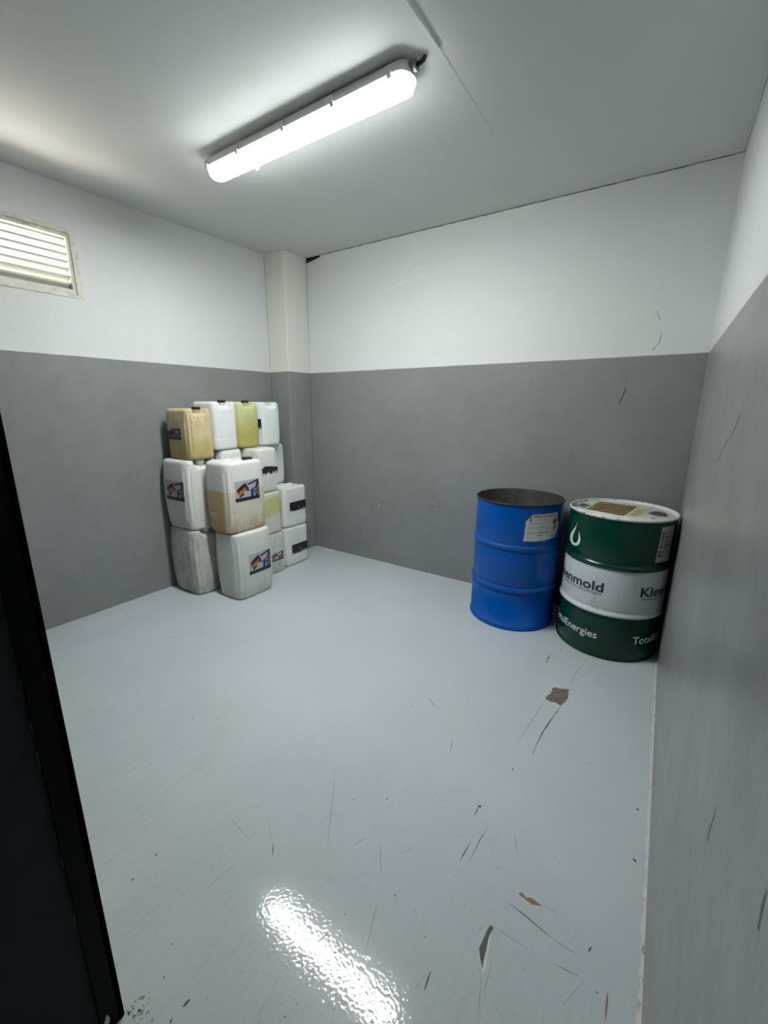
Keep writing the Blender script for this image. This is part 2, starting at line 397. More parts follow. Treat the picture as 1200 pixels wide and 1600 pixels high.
# ------------------------------------------------------------------ louvred vent in the left wall
xv = lambda y: LX(y)
mb = MB(); xo = LX(1.46)
fr = .030
for (y0, y1, z0, z1_) in [(VY0, VY1, VZ1 - .02, VZ1), (VY0, VY1, VZ0, VZ0 + .012), (VY1 - fr, VY1, VZ0 + .0151, VZ1 - .0231), (VY0, VY0 + fr, VZ0 + .0151, VZ1 - .0231)]:
    mb.box(xo - .05, xo + .004, y0 - .003, y1 + .003, z0 - .003, z1_ + .003)
for (y0, y1, z0, z1_) in [(VY0 + fr + .0032, VY1 - fr - .0032, VZ1 - .045, VZ1 - .0232), (VY0 + fr + .0032, VY1 - fr - .0032, VZ0 + .0152, VZ0 + .048), (VY1 - fr - .022, VY1 - fr - .0032, VZ0 + .048, VZ1 - .045), (VY0 + fr + .0032, VY0 + fr + .022, VZ0 + .048, VZ1 - .045)]:
    mb.box(xo - .10, xo - .006, y0, y1, z0, z1_)
win = structure(mb.build('window_1', CREAM))
ns = 7; zlo = VZ0 + .048; zhi = VZ1 - .045; pitch = (zhi - zlo) / ns
for i in range(ns):
    zi = zlo + pitch * (i + 1) - .002      # inner (upper) lip
    mb = MB(); y0, y1 = VY0 + fr + .022, VY1 - fr - .022
    prof = [(xo - .028, zi), (xo - .028, zi - .013), (xo - .031, zi - .013), (xo - .078, zi - .050), (xo - .0795, zi - .048), (xo - .033, zi - .002), (xo - .031, zi)]
    mb.rings([[(x, y0, z) for x, z in prof], [(x, y1, z) for x, z in prof]])
    mb.build('slat', SLAT, win)
mb = MB(); mb.tube([(xo + .0, 1.22, VZ1 - .035), (xo - .02, 1.22, VZ1 - .035)], .008, n=8); mb.box(xo - .02, xo + .002, 1.20, 1.26, VZ1 - .042, VZ1 - .030)
mb.build('latch', mat('vent_latch_metal', (.35, .34, .28), .5, metal=.4), win)

# ------------------------------------------------------------------ batten light
LXA, LXB, LYC, LZ = .985, 2.262, 1.785, HH(1.6, 1.785)
def stadium(x0, x1, hw, z, n=12):
    r = hw; P = []
    for k in range(n + 1):
        a = -PI / 2 + PI * k / n; P.append((x1 - r * .8 + r * .8 * math.cos(a), LYC + hw * math.sin(a), z))
    for k in range(n + 1):
        a = PI / 2 + PI * k / n; P.append((x0 + r * .8 + r * .8 * math.cos(a), LYC + hw * math.sin(a), z))
    return P
lamp = bpy.data.objects.new('tube_light', None); COL.objects.link(lamp)
tag(lamp, 'long white weatherproof tube light glowing on the ceiling', 'light')
lamp.location = (0, 0, 0)
HOUS = mat('lamp_housing_plastic', (.84, .85, .83), .5)
LENS = mat('lit_diffuser', (.9, .9, .9), .4, emit=(.955, 1.0, .995), estr=1); g = G(LENS)
gn = g.n.new('ShaderNodeNewGeometry'); gx = g.n.new('ShaderNodeSeparateXYZ'); g.l.new(gn.outputs['Normal'], gx.inputs[0])
dn = g.math('POWER', g.math('MAXIMUM', g.math('MULTIPLY', gx.outputs['Z'], -1.), 0.), 6.)
g.l.new(g.math('MULTIPLY_ADD', dn, LAMP_STRENGTH, LAMP_SIDE), g.b.inputs['Emission Strength'])
mb = MB()
mb.rings([stadium(LXA + .012, LXB - .012, .040, LZ - .012), stadium(LXA + .006, LXB - .006, .047, LZ - .030), stadium(LXA - .002, LXB + .002, .060, LZ - .050), stadium(LXA - .003, LXB + .003, .062, LZ - .060)])
for x in (1.25, 2.0): mb.box(x - .02, x + .02, LYC - .03, LYC + .03, LZ - .014, LZ)
mb.build('housing', HOUS, lamp, autosmooth=.7)
mb = MB()
mb.rings([stadium(LXA + .002, LXB - .002, .0535, LZ - .0605), stadium(LXA + .003, LXB - .003, .0525, LZ - .075), stadium(LXA + .008, LXB - .008, .047, LZ - .092), stadium(LXA + .018, LXB - .018, .036, LZ - .101), stadium(LXA + .03, LXB - .03, .018, LZ - .105)])
mb.build('diffuser', LENS, lamp, smooth=True)
for sgn in (-1, 1):
    for i, x in enumerate((1.02, 1.27, 1.60, 1.90, 2.19)):
        mb = MB(); y = LYC + sgn * .062
        pr = [(0, -.032), (.006, -.034), (.007, -.060), (.004, -.074), (-.002, -.076), (-.003, -.060), (-.002, -.045)]
        drop = .02 if (sgn > 0 and i == 1) else 0
        mb.rings([[(xx, y + sgn * (a + drop * .3), LZ + b - drop) for a, b in pr] for xx in (x - .009, x + .009)])
        mb.build('clip', mat('clip_plastic', (.66, .67, .64), .4) if not bpy.data.materials.get('clip_plastic') else bpy.data.materials['clip_plastic'], lamp)
mb = MB(); mb.tube([(LXB - .01, LYC - .004, LZ - .035), (LXB + .018, LYC - .006, LZ - .034)], .019, n=14); mb.build('cable_gland', mat('gland_plastic', (.22, .23, .22), .5), lamp, autosmooth=.6)
mb = MB(); path = [(LXB + .016, LYC - .006, LZ - .034), (LXB + .030, LYC - .002, LZ - .030), (LXB + .040, LYC + .008, LZ - .018), (LXB + .044, LYC + .016, LZ + .004)]
P = [];
for i in range(24):
    t = i / 23 * 3; k = min(int(t), 2); q = t - k; P.append(Vector(path[k]).lerp(Vector(path[k + 1]), q))
mb.tube(P, [.0085 if i % 2 else .0065 for i in range(24)], n=10); mb.build('conduit', mat('black_conduit', (.02, .02, .02), .4), lamp)

# ------------------------------------------------------------------ lettering helper
def text_mesh(s, size, bold=0.0, width=None):
    c = bpy.data.curves.new('t', 'FONT'); c.body = s; c.size = size; c.offset = bold * size; c.resolution_u = 3
    o = bpy.data.objects.new('t', c); COL.objects.link(o)
    me = bpy.data.meshes.new_from_object(o.evaluated_get(bpy.context.evaluated_depsgraph_get()))
    bpy.data.objects.remove(o); bpy.data.curves.remove(c)
    xs = [v.co.x for v in me.vertices]; x0, x1 = min(xs), max(xs)
    k = (width / (x1 - x0)) if width else 1
    for v in me.vertices: v.co.x = (v.co.x - x0) * k
    w = (x1 - x0) * k
    bm = bmesh.new(); bm.from_mesh(me)
    bmesh.ops.triangulate(bm, faces=bm.faces[:]); n = int(w / .012)
    for i in range(1, n + 1):
        bmesh.ops.bisect_plane(bm, geom=bm.verts[:] + bm.edges[:] + bm.faces[:], plane_co=(i * .012, 0, 0), plane_no=(1, 0, 0))
    bmesh.ops.triangulate(bm, faces=bm.faces[:])
    bm.to_mesh(me); bm.free()
    return me, w
def drum_text(name, s, size, ang0, z, material, parent, R, bold=0., width=None, off=.0012):
    me, w = text_mesh(s, size, bold, width)
    for v in me.vertices:
        a = math.radians(ang0) + v.co.x / R; v.co = Vector(((R + off) * math.cos(a), (R + off) * math.sin(a), z + v.co.y))
    me.materials.clear(); me.materials.append(material); return link(name, me, parent)
def inside(pt, poly):
    x, y = pt; c = False; j = len(poly) - 1
    for i in range(len(poly)):
        xi, yi = poly[i]; xj, yj = poly[j]
        if (yi > y) != (yj > y) and x < (xj - xi) * (y - yi) / (yj - yi) + xi: c = not c
        j = i
    return c
def panel(name, fn, nx, ny, paint, mats, parent):
    """grid of cells laid by fn(s, t) on a curved surface, coloured by paint(s, t) -> slot or None"""
    mb = MB(); idx = [[mb.vert(fn(i / nx, j / ny)) for i in range(nx + 1)] for j in range(ny + 1)]
    for j in range(ny):
        for i in range(nx):
            m = paint((i + .5) / nx, (j + .5) / ny)
            if m is not None: mb.face((idx[j][i], idx[j][i + 1], idx[j + 1][i + 1], idx[j + 1][i]), m)
    return mb.build(name, mats, parent, recalc=False, smooth=True)

# ------------------------------------------------------------------ drums
R = .290; DH = .88
def drum_profile(h=DH, hoops=(.587, .292)):
    p = [(R - .012, .004), (R - .004, 0), (R + .003, .002), (R + .005, .008), (R + .002, .014), (R - .004, .018), (R - .002, .024)]
    zs = []
    for hz in sorted(hoops):
        zs += [(R - .002, hz - .040), (R - .003, hz - .033), (R - .0075, hz - .024), (R - .0055, hz - .016), (R + .004, hz - .009), (R + .0068, hz - .003), (R + .0068, hz + .003), (R + .004, hz + .009), (R - .0055, hz + .016), (R - .0075, hz + .024), (R - .003, hz + .033), (R - .002, hz + .040)]
    p += zs
    p += [(R - .002, h - .022), (R - .004, h - .017), (R + .001, h - .014), (R + .004, h - .009), (R + .004, h - .003), (R, h), (R - .004, h - .002), (R - .006, h - .008)]
    return p
STEEL = mat('bare_dark_steel', (.16, .155, .14), .45, metal=.7); g = G(STEEL)
g.col(g.mix(g.rng(g.noise(8, 5, .7, stretch=(1, 1, .5)), .4, .65), (.15, .145, .13), (.08, .07, .06)))
BLUE = mat('blue_drum_enamel', (.0, .075, .36), .16, spec=.35); g = G(BLUE)
sc = g.noise(26, 6, .75, stretch=(1, 1, 2)); low = g.rng(g.xyz.outputs['Z'], .24, .16)
g.col(g.mix(g.math('MULTIPLY', low, g.rng(sc, .70, .74)), (.0, .082, .40), (.25, .38, .55)))
g.rough(g.rng(g.noise(5, 4), .3, .7, .12, .22)); g.bump(g.noise(7, 2), .12, .004)
BLUERIM = mat('blue_drum_seam', (.004, .05, .14), .4)
dr = bpy.data.objects.new('steel_drum', None); COL.objects.link(dr); dr.location = (2.4815, 2.985, 0)
tag(dr, 'blue open-topped steel drum standing against the grey back wall', 'drum', 'steel drums by the back wall')
mb = MB(); prof = drum_profile()
rim = [(R - .0045, DH - .020)]
outer = prof[6:-7]
mb.lathe(prof[:7] + outer + [(R - .003, DH - .014)], n=96)
mb.build('shell', BLUE, dr, smooth=True)
mb = MB(); mb.lathe([(R - .003, DH - .016), (R + .002, DH - .013), (R + .0045, DH - .008), (R + .003, DH - .002), (R - .001, DH), (R - .004, DH - .003), (R - .005, DH - .014)], n=96)
mb.build('rim', mat('drum_rim_worn_blue', (.006, .03, .06), .35, metal=.3), dr, smooth=True)
mb = MB(); mb.lathe([(R - .0045, DH - .006), (R - .0075, DH - .02), (R - .0075, .02), (.0, .018)], n=96)
mb.box(-.275, -.2745, -.02, -.01, .03, .86)
mb.build('interior', STEEL, dr, smooth=True)
# hazard sticker
PAP, INK, RED, YEL, LGR, DGR = [mat('sticker_' + n_, c, .45) for n_, c in (('paper', (.68, .67, .62)), ('black', (.02, .02, .03)), ('red', (.42, .04, .05)), ('yellow', (.72, .62, .04)), ('text_grey', (.34, .34, .33)), ('green', (.05, .13, .07)))]
A0, A1_, Z0, Z1 = -66, -14, .642, .826
outline = [(0.0, 0.0), (.25, 0), (.6, .02), (.93, .10), (.96, .30), (1.0, .45), (.99, .60), (.93, .72), (.90, .95), (.86, 1.0), (.17, .97), (.02, .72)]
def hz(s, t):
    if not inside((s, t), outline): return None
    if inside((s, t), [(.93, .10), (1.0, .3), (1.0, .62), (.9, .66), (.93, .45)]): return 0
    if inside((s, t), [(.74, .66), (.83, .84), (.87, .66), (.79, .56)]): return 1
    if inside((s, t), [(.84, .70), (.92, .75), (.90, .64), (.85, .62)]): return 3
    if .795 < s < .815 and .30 < t < .56: return 1
    if inside((s, t), [(.82, .38), (.90, .42), (.90, .58), (.83, .6)]): return 4
    if inside((s, t), [(.10, .74), (.13, .92), (.16, .74), (.13, .70)]): return 5
    if .74 < s < .93 and .12 < t < .20: return 4
    if .22 < s < .52 and .73 < t < .83:      # loose pen strokes
        w_ = .78 + .028 * math.sin(s * 95) + .012 * math.sin(s * 41)
        if abs(t - w_) < .016 and not (.27 < s < .31): return 4
    rows_ = [(.665, .06, .62), (.64, .06, .4), (.58, .05, .22), (.50, .05, .7), (.47, .05, .62), (.43, .05, .66), (.37, .05, .16), (.32, .05, .75), (.29, .05, .64), (.26, .05, .6), (.16, .03, .2), (.12, .03, .18), (.09, .38, .46), (.05, .5, .6)]
    for (r, a, b) in rows_:
        if abs(t - r) < .008 and a < s < b and (int(s * 90 * (1 + r)) % 5): return 4
    for (r, a, b) in [(.535, .36, .47), (.345, .36, .47), (.215, .33, .47)]:
        if abs(t - r) < .012 and a < s < b: return 1
    return 0
hp = panel('hazard_sticker', lambda s, t: ((R + .0005) * math.cos(math.radians(A0 + (A1_ - A0) * s)), (R + .0005) * math.sin(math.radians(A0 + (A1_ - A0) * s)), Z0 + (Z1 - Z0) * t), 110, 90, hz, [PAP, INK, RED, YEL, LGR, DGR], dr)
hp['label'] = 'white hazardous waste sticker with a red heading'
span = math.radians(A1_ - A0) * R
drum_text('lettering', 'RESIDUOS PELIGROSOS', .019, A0 + 52 * .20, Z0 + .184 * .865, RED, hp, R, .03, width=span * .66, off=.0012)['label'] = 'red heading'

# green drum
gd = bpy.data.objects.new('oil_drum', None); COL.objects.link(gd); gd.location = (3.1060, 2.979, 0)
tag(gd, 'dark green and white lidded steel drum in the right-hand corner', 'drum', 'steel drums by the back wall')
GREEN = mat('green_drum_enamel', (.001, .038, .025), .20, spec=.4); g = G(GREEN)
g.col(g.mix(g.rng(g.noise(18, 5, .7), .66, .74, 0, .5), (.001, .040, .026), (.01, .08, .055))); g.bump(g.noise(6, 2), .1, .004)
WHT = mat('white_drum_band', (.62, .66, .68), .35); g = G(WHT)
drip = g.noise(14, 5, .7, stretch=(2.2, 2.2, .25))
g.col(g.mix(g.rng(drip, .56, .68, 0, .5), (.64, .68, .71), (.36, .38, .38)))
mb = MB()
pp = [q for q in prof[:-6]]
ZB0, ZB1 = .283, .568
def addz(pl, zc):
    out = []
    for (a, b) in zip(pl, pl[1:]):
        out.append(a)
        if a[1] < zc < b[1]: t = (zc - a[1]) / (b[1] - a[1]); out.append((a[0] + (b[0] - a[0]) * t, zc))
    return out + [pl[-1]]
pp = addz(addz(pp, ZB0), ZB1)
ids = mb.lathe(pp, n=120)
for fi, f in enumerate(mb.f):
    z = sum(mb.v[i][2] for i in f) / len(f)
    if ZB0 < z < ZB1: mb.m[fi] = 1
mb.build('shell', [GREEN, WHT], gd, smooth=True)
RIMW = mat('worn_white_rim', (.66, .67, .64), .35); g = G(RIMW)
g.col(g.mix(g.rng(g.noise(30, 5, .7), .56, .66), (.70, .71, .68), (.12, .10, .07)))
mb = MB(); mb.lathe([(R - .003, DH - .016), (R + .002, DH - .013), (R + .0045, DH - .008), (R + .003, DH - .002), (R - .001, DH), (R - .005, DH - .003), (R - .007, DH - .014)], n=96)
mb.build('rim', RIMW, gd, smooth=True)
LID = mat('white_lid_paint', (.64, .65, .62), .35); g = G(LID)
dirt = g.noise(11, 6, .75); lft = g.rng(g.xyz.outputs['X'], -.12, -.26)
g.col(g.mix(g.math('MULTIPLY', lft, g.rng(dirt, .46, .55)), g.mix(g.rng(dirt, .60, .70, 0, .6), (.66, .67, .64), (.30, .25, .15)), (.10, .075, .04)))
mb = MB(); mb.lathe([(R - .0065, DH - .004), (R - .008, DH - .018), (R - .016, DH - .019), (R - .02, DH - .015), (.0005, DH - .014)], n=96)
lid = mb.build('lid', LID, gd, smooth=True)
BRN = mat('brown_oily_sheet', (.2, .13, .05), .5); g = G(BRN)
g.col(g.mix(g.rng(g.noise(20, 6, .7), .4, .62), (.075, .045, .018), (.30, .21, .07)))
YLW = mat('cream_lid_sticker', (.62, .55, .30), .5)
def ragged(pts, z, n=9, j=.003):
    out = []
    for a, b in zip(pts, pts[1:] + pts[:1]):
        for k in range(n): t = k / n; out.append((a[0] + (b[0] - a[0]) * t + random.uniform(-j, j), a[1] + (b[1] - a[1]) * t + random.uniform(-j, j), z))
    return out
mb = MB(); b1 = ragged([(-.186, -.085), (.022, -.152), (.070, .165), (-.150, .200)], DH - .0135); mb.rings([b1, [(x, y, z + .0012) for x, y, z in b1]])
mb.build('brown_patch', BRN, lid)
mb = MB(); b1 = ragged([(.036, -.150), (.112, -.128), (.135, .120), (.078, .150)], DH - .0135, 4, .001); mb.rings([b1, [(x, y, z + .0008) for x, y, z in b1]])
for i, (y, x0, x1) in enumerate([(-.10, .055, .10), (-.07, .055, .09), (-.03, .07, .11), (0.0, .065, .11), (.03, .075, .10), (.07, .075, .12)]):
    mb.poly([(x0, y, DH - .0122), (x1, y, DH - .0122), (x1, y + .012, DH - .0122), (x0, y + .012, DH - .0122)], 1)
mb.build('cream_sticker', [YLW, INK], lid)
GRM = mat('grimy_bung_metal', (.10, .09, .06), .5, metal=.3)
mb = MB(); mb.lathe([(.001, DH - .014), (.046, DH - .0135), (.040, DH - .008), (.034, DH - .004), (.030, DH - .004), (.028, DH - .010), (.008, DH - .010), (.007, DH - .005), (.001, DH - .005)], c=(.190, .015), n=28)
mb.build('bung', GRM, lid, autosmooth=.6)
mb = MB()
random.seed(8)
for i in range(60):
    cx_, cy_, r_b = (.19 + random.gauss(0, .03), .01 + random.gauss(0, .04), random.uniform(.004, .016)) if i % 2 else (-.215 + random.gauss(0, .018), .02 + random.gauss(0, .04), random.uniform(.003, .013))
    if math.hypot(cx_, cy_) + r_b * 1.2 < .265: blob(mb, cx_, cy_, r_b, DH - .0134 + i * .00001, 0)
mb.build('oil_stain', mat('old_oil', (.06, .045, .02), .4), lid)['kind'] = 'stuff'
mb = MB(); mb.lathe([(.001, DH - .008), (.018, DH - .008), (.020, DH - .0135)], c=(-.222, .03), n=20); mb.build('bung', GRM, lid, autosmooth=.6)
NAVY = mat('navy_lettering', (.012, .016, .03), .4); WTX = mat('white_lettering', (.72, .76, .76), .4)
for a0 in (-177.5, -54.6, 68.3):
    drum_text('lettering', 'Kleenmold', .082, a0, .424, NAVY, gd, R - .002, .022, width=math.radians(83.6) * R)
    drum_text('lettering', 'ADVANCED LUBRICATION TECHNOLOGY', .0165, a0 + 1, .4025, NAVY, gd, R - .002, .01, width=math.radians(82) * R)
for a0 in (-166.5, -54.8, 60):
    drum_text('lettering', 'TotalEnergies', .066, a0, .122, WTX, gd, R - .002, .010, width=math.radians(72.5) * R, off=.0016)
# flame-drop emblem
def bez(a, b, c, d, n=10): return [tuple((1 - t) ** 3 * a[k] + 3 * (1 - t) ** 2 * t * b[k] + 3 * (1 - t) * t * t * c[k] + t ** 3 * d[k] for k in (0, 1)) for t in [i / n for i in range(n + 1)]]
outl = bez((.055, .158), (.05, .10), (-.005, .085), (-.005, .045)) 
outl2 = bez((-.005, .045), (-.005, -.008), (.095, -.012), (.100, .045)); outl3 = bez((.100, .045), (.102, .068), (.090, .085), (.078, .108))
inl3 = bez((.078, .108), (.082, .085), (.083, .070), (.083, .058)); inl2 = bez((.083, .058), (.083, .012), (.030, .008), (.028, .047)); inl1 = bez((.028, .047), (.028, .080), (.058, .10), (.055, .158))
def ribbon(mb, A, B, f):
    a = [mb.vert(f(*p)) for p in A]; b = [mb.vert(f(*p)) for p in B]
    for i in range(len(a) - 1): mb.face((a[i], a[i + 1], b[i + 1], b[i]), 0)
fd = lambda x, y: ((R - .0006) * math.cos(math.radians(-149.5) + x * 1.06 / R * 1.0), (R - .0006) * math.sin(math.radians(-149.5) + x * 1.06 / R), .648 + y)
mb = MB(); ribbon(mb, outl, inl1[::-1], fd); ribbon(mb, outl2, inl2[::-1], fd); ribbon(mb, outl3, inl3[::-1], fd)
mb.build('drop_emblem', WTX, gd, recalc=False)['label'] = 'white drop emblem'
random.seed(5)
bars = [random.random() for _ in range(400)]
def bc(s, t):
    if s < .06 or t < .15 or t > .97: return 0
    if .34 < s < .95:      # rows of small print with worn patches
        if (t * 26) % 1 < .45: return 1 if bars[int(t * 26) * 13 % 400 + int(s * 12) % 4] > .25 else 2
        return 2 if bars[int(t * 26) * 5 % 400] > .6 and .5 < s < .8 else 0
    if .10 < s < .26: return 1 if bars[int(t * 48)] > .45 else 0
    return 0
mb_ = panel('shipping_label', lambda s, t: ((R - .0006) * math.cos(math.radians(-41.5 - 2 * (1 - t) + 22 * s)), (R - .0006) * math.sin(math.radians(-41.5 - 2 * (1 - t) + 22 * s)), .632 + .207 * t), 30, 70, bc, [mat('grey_label_paper', (.36, .37, .35), .5), INK, LGR], gd)

# ------------------------------------------------------------------ brown patch on the floor
mb = MB()
pts = [(2.952, 2.239), (2.951, 2.173), (2.938, 2.138), (2.947, 2.112), (2.993, 2.117), (3.019, 2.106), (3.036, 2.196), (3.027, 2.266), (2.994, 2.255)]
random.seed(2); rg = []
for a, b in zip(pts, pts[1:] + pts[:1]):
    for k in range(4): t = k / 4; rg.append((a[0] + (b[0] - a[0]) * t + random.uniform(-.003, .003), a[1] + (b[1] - a[1]) * t + random.uniform(-.003, .003), .0008))
mb.rings([rg, [(x, y, .0022) for x, y, z in rg]])
KR = mat('brown_kraft_scrap', (.16, .13, .105), .8); g = G(KR); g.col(g.mix(g.rng(g.noise(50, 5, .7), .4, .65), (.12, .095, .075), (.22, .18, .15)))
tag(mb.build('cardboard_scrap', KR), 'small torn brown scrap lying flat on the floor in front of the drums', 'scrap')

# ------------------------------------------------------------------ jerry cans
def plastic(name, base, tint=None, z0=0., z1=.1, amt=1., soft=.02, dirt=.15, dirtcol=(.22, .20, .15), side=None, low=0., rough=.38):
    base = tuple(min(.83, k * 1.17) for k in base)
    m = mat(name, base, rough, spec=.4); g = G(m)
    m.node_tree.nodes['Principled BSDF'].inputs['Subsurface Weight'].default_value = 0.0
    z = g.xyz.outputs['Z']; c = None
    n1 = g.noise(7, 5, .6); c = g.mix(g.rng(n1, .3, .7), tuple(k * .95 for k in base), base)
    if tint:
        zz = g.math('MULTIPLY_ADD', g.noise(9, 3, stretch=(1, 1, .3)), soft * 2, g.math('SUBTRACT', z, soft))
        f = g.math('MULTIPLY', g.rng(zz, z0 - soft * .5, z0 + soft * .5), g.rng(zz, z1 + soft * .5, z1 - soft * .5))
        if side:
            f = g.math('MULTIPLY', f, g.rng(g.xyz.outputs[side[0]], side[1], side[2], 1., side[3]))
        c = g.mix(g.math('MULTIPLY', f, amt), c, tint)
    d = g.noise(13, 8, .75, stretch=(1, 1, .55))
    c = g.mix(g.rng(d, .44, .64, 0, dirt), c, dirtcol)
    if low: c = g.mix(g.math('MULTIPLY', g.rng(z, .14, .0), g.rng(g.noise(20, 5, .7, stretch=(1, 1, .25)), .40, .62, 0, low)), c, dirtcol)
    c = g.mix(g.rng(g.noise(60, 4, .6), .72, .76, 0, min(1., dirt * 2)), c, (.07, .065, .05))
    g.col(c); g.rough(g.rng(n1, .3, .7, rough - .06, rough + .1)); g.bump(g.noise(10, 3), .25, .006)
    return m
def rr(s, a, b, r):
    """rounded rectangle, s in 0..1 around, starting at (+a, 0) counter-clockwise"""
    segs = [('l', b - r), ('c', PI / 2 * r), ('l', 2 * (a - r)), ('c', PI / 2 * r), ('l', 2 * (b - r)), ('c', PI / 2 * r), ('l', 2 * (a - r)), ('c', PI / 2 * r), ('l', b - r)]
    L = sum(x[1] for x in segs); d = (s % 1.0) * L
    st = [((a, 0), 0), ((a - r, b - r), 0), ((a - r, b), 0), ((-a + r, b - r), PI / 2), ((-a, b - r), 0), ((-a + r, -b + r), PI), ((-a + r, -b), 0), ((a - r, -b + r), 1.5 * PI), ((a, -b + r), 0)]
    dirs = {0: (0, 1), 2: (-1, 0), 4: (0, -1), 6: (1, 0), 8: (0, 1)}
    nrm = {0: (1, 0), 2: (0, 1), 4: (-1, 0), 6: (0, -1), 8: (1, 0)}
    for i, (k, l) in enumerate(segs):
        if d <= l or i == 8:
            (x, y), a0 = st[i]
            if k == 'l': return (x + dirs[i][0] * d, y + dirs[i][1] * d), nrm[i], i
            an = a0 + d / r; return (x + r * math.cos(an), y + r * math.sin(an)), (math.cos(an), math.sin(an)), i
        d -= l
def sstep(x, a, b):
    t = min(max((x - a) / (b - a), 0), 1); return t * t * (3 - 2 * t)
STY = {
 'barrel': dict(a=.178, b=.150, h=.540, r=.052, ku=.09, kv=.26, pw=2.2, top=.80, fb=.022, ft=.026, convex=.006),
 'ribbed': dict(a=.147, b=.112, h=.378, r=.042, ku=.05, kv=.08, pw=3.5, top=.9, fb=.022, ft=.022, convex=.003),
 'banded': dict(a=.147, b=.110, h=.378, r=.040, ku=.04, kv=.06, pw=5, top=1.0, fb=.022, ft=.024, convex=.002),
 'smooth': dict(a=.147, b=.112, h=.378, r=.046, ku=.05, kv=.10, pw=3, top=1.0, fb=.024, ft=.026, convex=.005)}
def scales(st, z):
    t = min(max(z / st['h'], 0), 1); q = abs(2 * t - 1) ** st['pw'] * (st['top'] if t > .5 else 1)
    return 1 - st['ku'] * q * .5, 1 - st['kv'] * q * .5
def dip(st, kind, u, v, z, cs=1):
    """depth of the handle recess and the cap well below the top plane"""
    u *= cs; a, b, h = st['a'], st['b'], st['h']; k = 1.3 if kind == 'barrel' else 1.0
    ch = math.exp(-((abs(v) - .036 * k) / (.016 * k)) ** 2) * sstep(u, -a * .62, -a * .42) * (1 - sstep(u, a * .22, a * .38)) * .034 * k
    well = sstep(u, a * .30, a * .50) * (1 - sstep(abs(v), .040 * k, .064 * k)) * (.030 + .012 * sstep(u, a * .7, a)) * k
    return max(ch, well) * sstep(z, h - .085, h - .004)
def can_mesh(kind, name, M_, parent, cs=1):
    st = STY[kind]; a, b, h = st['a'], st['b'], st['h']; N = 208
    zs = [(0.0, st['fb'])]
    rings = []
    lev = []
    nf = 5
    for k in range(nf + 1):
        an = PI / 2 * k / nf; lev.append((st['fb'] * (1 - math.sin(an)), st['fb'] * (1 - math.cos(an))))
    nz = 44
    for k in range(1, nz): lev.append((0, st['fb'] + (h - st['ft'] - st['fb']) * k / nz))
    for k in range(nf + 2):
        an = PI / 2 * k / (nf + 1); lev.append((st['ft'] * (1 - math.cos(an)), h - st['ft'] + st['ft'] * math.sin(an)))
    for inset, z in lev:
        su, sv = scales(st, z); A = a * su; B = b * sv; ring = []
        for i in range(N):
            (x, y), (nx, ny), sg = rr(i / N, A, B, st['r'])
            d = -inset
            d += st['convex'] * (math.cos(PI / 2 * min(abs(x / A), 1)) if sg in (2, 6) else (math.cos(PI / 2 * min(abs(y / B), 1)) if sg in (0, 4, 8) else 0))
            body = sstep(z, h * .10, h * .16) * (1 - sstep(z, h * .84, h * .90))
            if kind in ('barrel', 'ribbed', 'smooth'):      # paired vertical grooves at every corner
                if sg in (1, 3, 5, 7):
                    an = math.atan2(abs(ny), abs(nx)) / (PI / 2)
                    for c in (.25, .75): d -= .0055 * body * math.exp(-((an - c) / .10) ** 2)
            if kind in ('barrel', 'ribbed'):
                per = .033 if kind == 'barrel' else .026; q = x if sg in (2, 6) else y
                fl = .5 + .5 * math.cos(2 * PI * q / per)
                zl = .085 if kind == 'barrel' else .055
                if sg not in (1, 3, 5, 7):
                    d -= .0045 * fl * (1 - sstep(z, zl * .6, zl * 1.2))
                    if kind == 'ribbed': d -= .0045 * fl * sstep(z, h - .085, h - .065)
            if kind == 'banded':
                for zc in (h * .765, h * .245): d -= .0035 * math.exp(-((z - zc) / .004) ** 2)
                if h * .245 < z < h * .765: d -= .0018
            x += nx * d; y += ny * d
            ring.append((x, y, z - dip(st, kind, x, y, z, cs)))
        rings.append(ring)
    base = rings[-1]; nt = 20
    flat = [(x, y) for (x, y, z) in base]
    for k in range(1, nt):
        q = 1 - k / nt
        rings.append([(x * q, y * q, h - dip(st, kind, x * q, y * q, h, cs)) for x, y in flat])
    mb = MB(); mb.rings(rings, 0, True, True)
    return mb.build(name, M_, parent, smooth=True)
def surf(st, face, s, z, off=.0014):
    su, sv = scales(st, z); A = st['a'] * su; B = st['b'] * sv
    if face == '-v': return (s, -(B + st['convex'] * math.cos(PI / 2 * min(abs(s / A), 1)) + off), z)
    return (A + st['convex'] * math.cos(PI / 2 * min(abs(s / B), 1)) + off, s, z)
LM = [mat('label_' + n_, c, .4) for n_, c in (('pale_grey', (.42, .45, .47)), ('black', (.012, .014, .018)), ('orange', (.55, .17, .02)), ('maroon', (.12, .012, .02)), ('purple_black', (.025, .012, .035)), ('white', (.62, .60, .64)), ('blue', (.015, .035, .20)), ('grey', (.10, .10, .11)), ('light_orange', (.75, .40, .12)))]
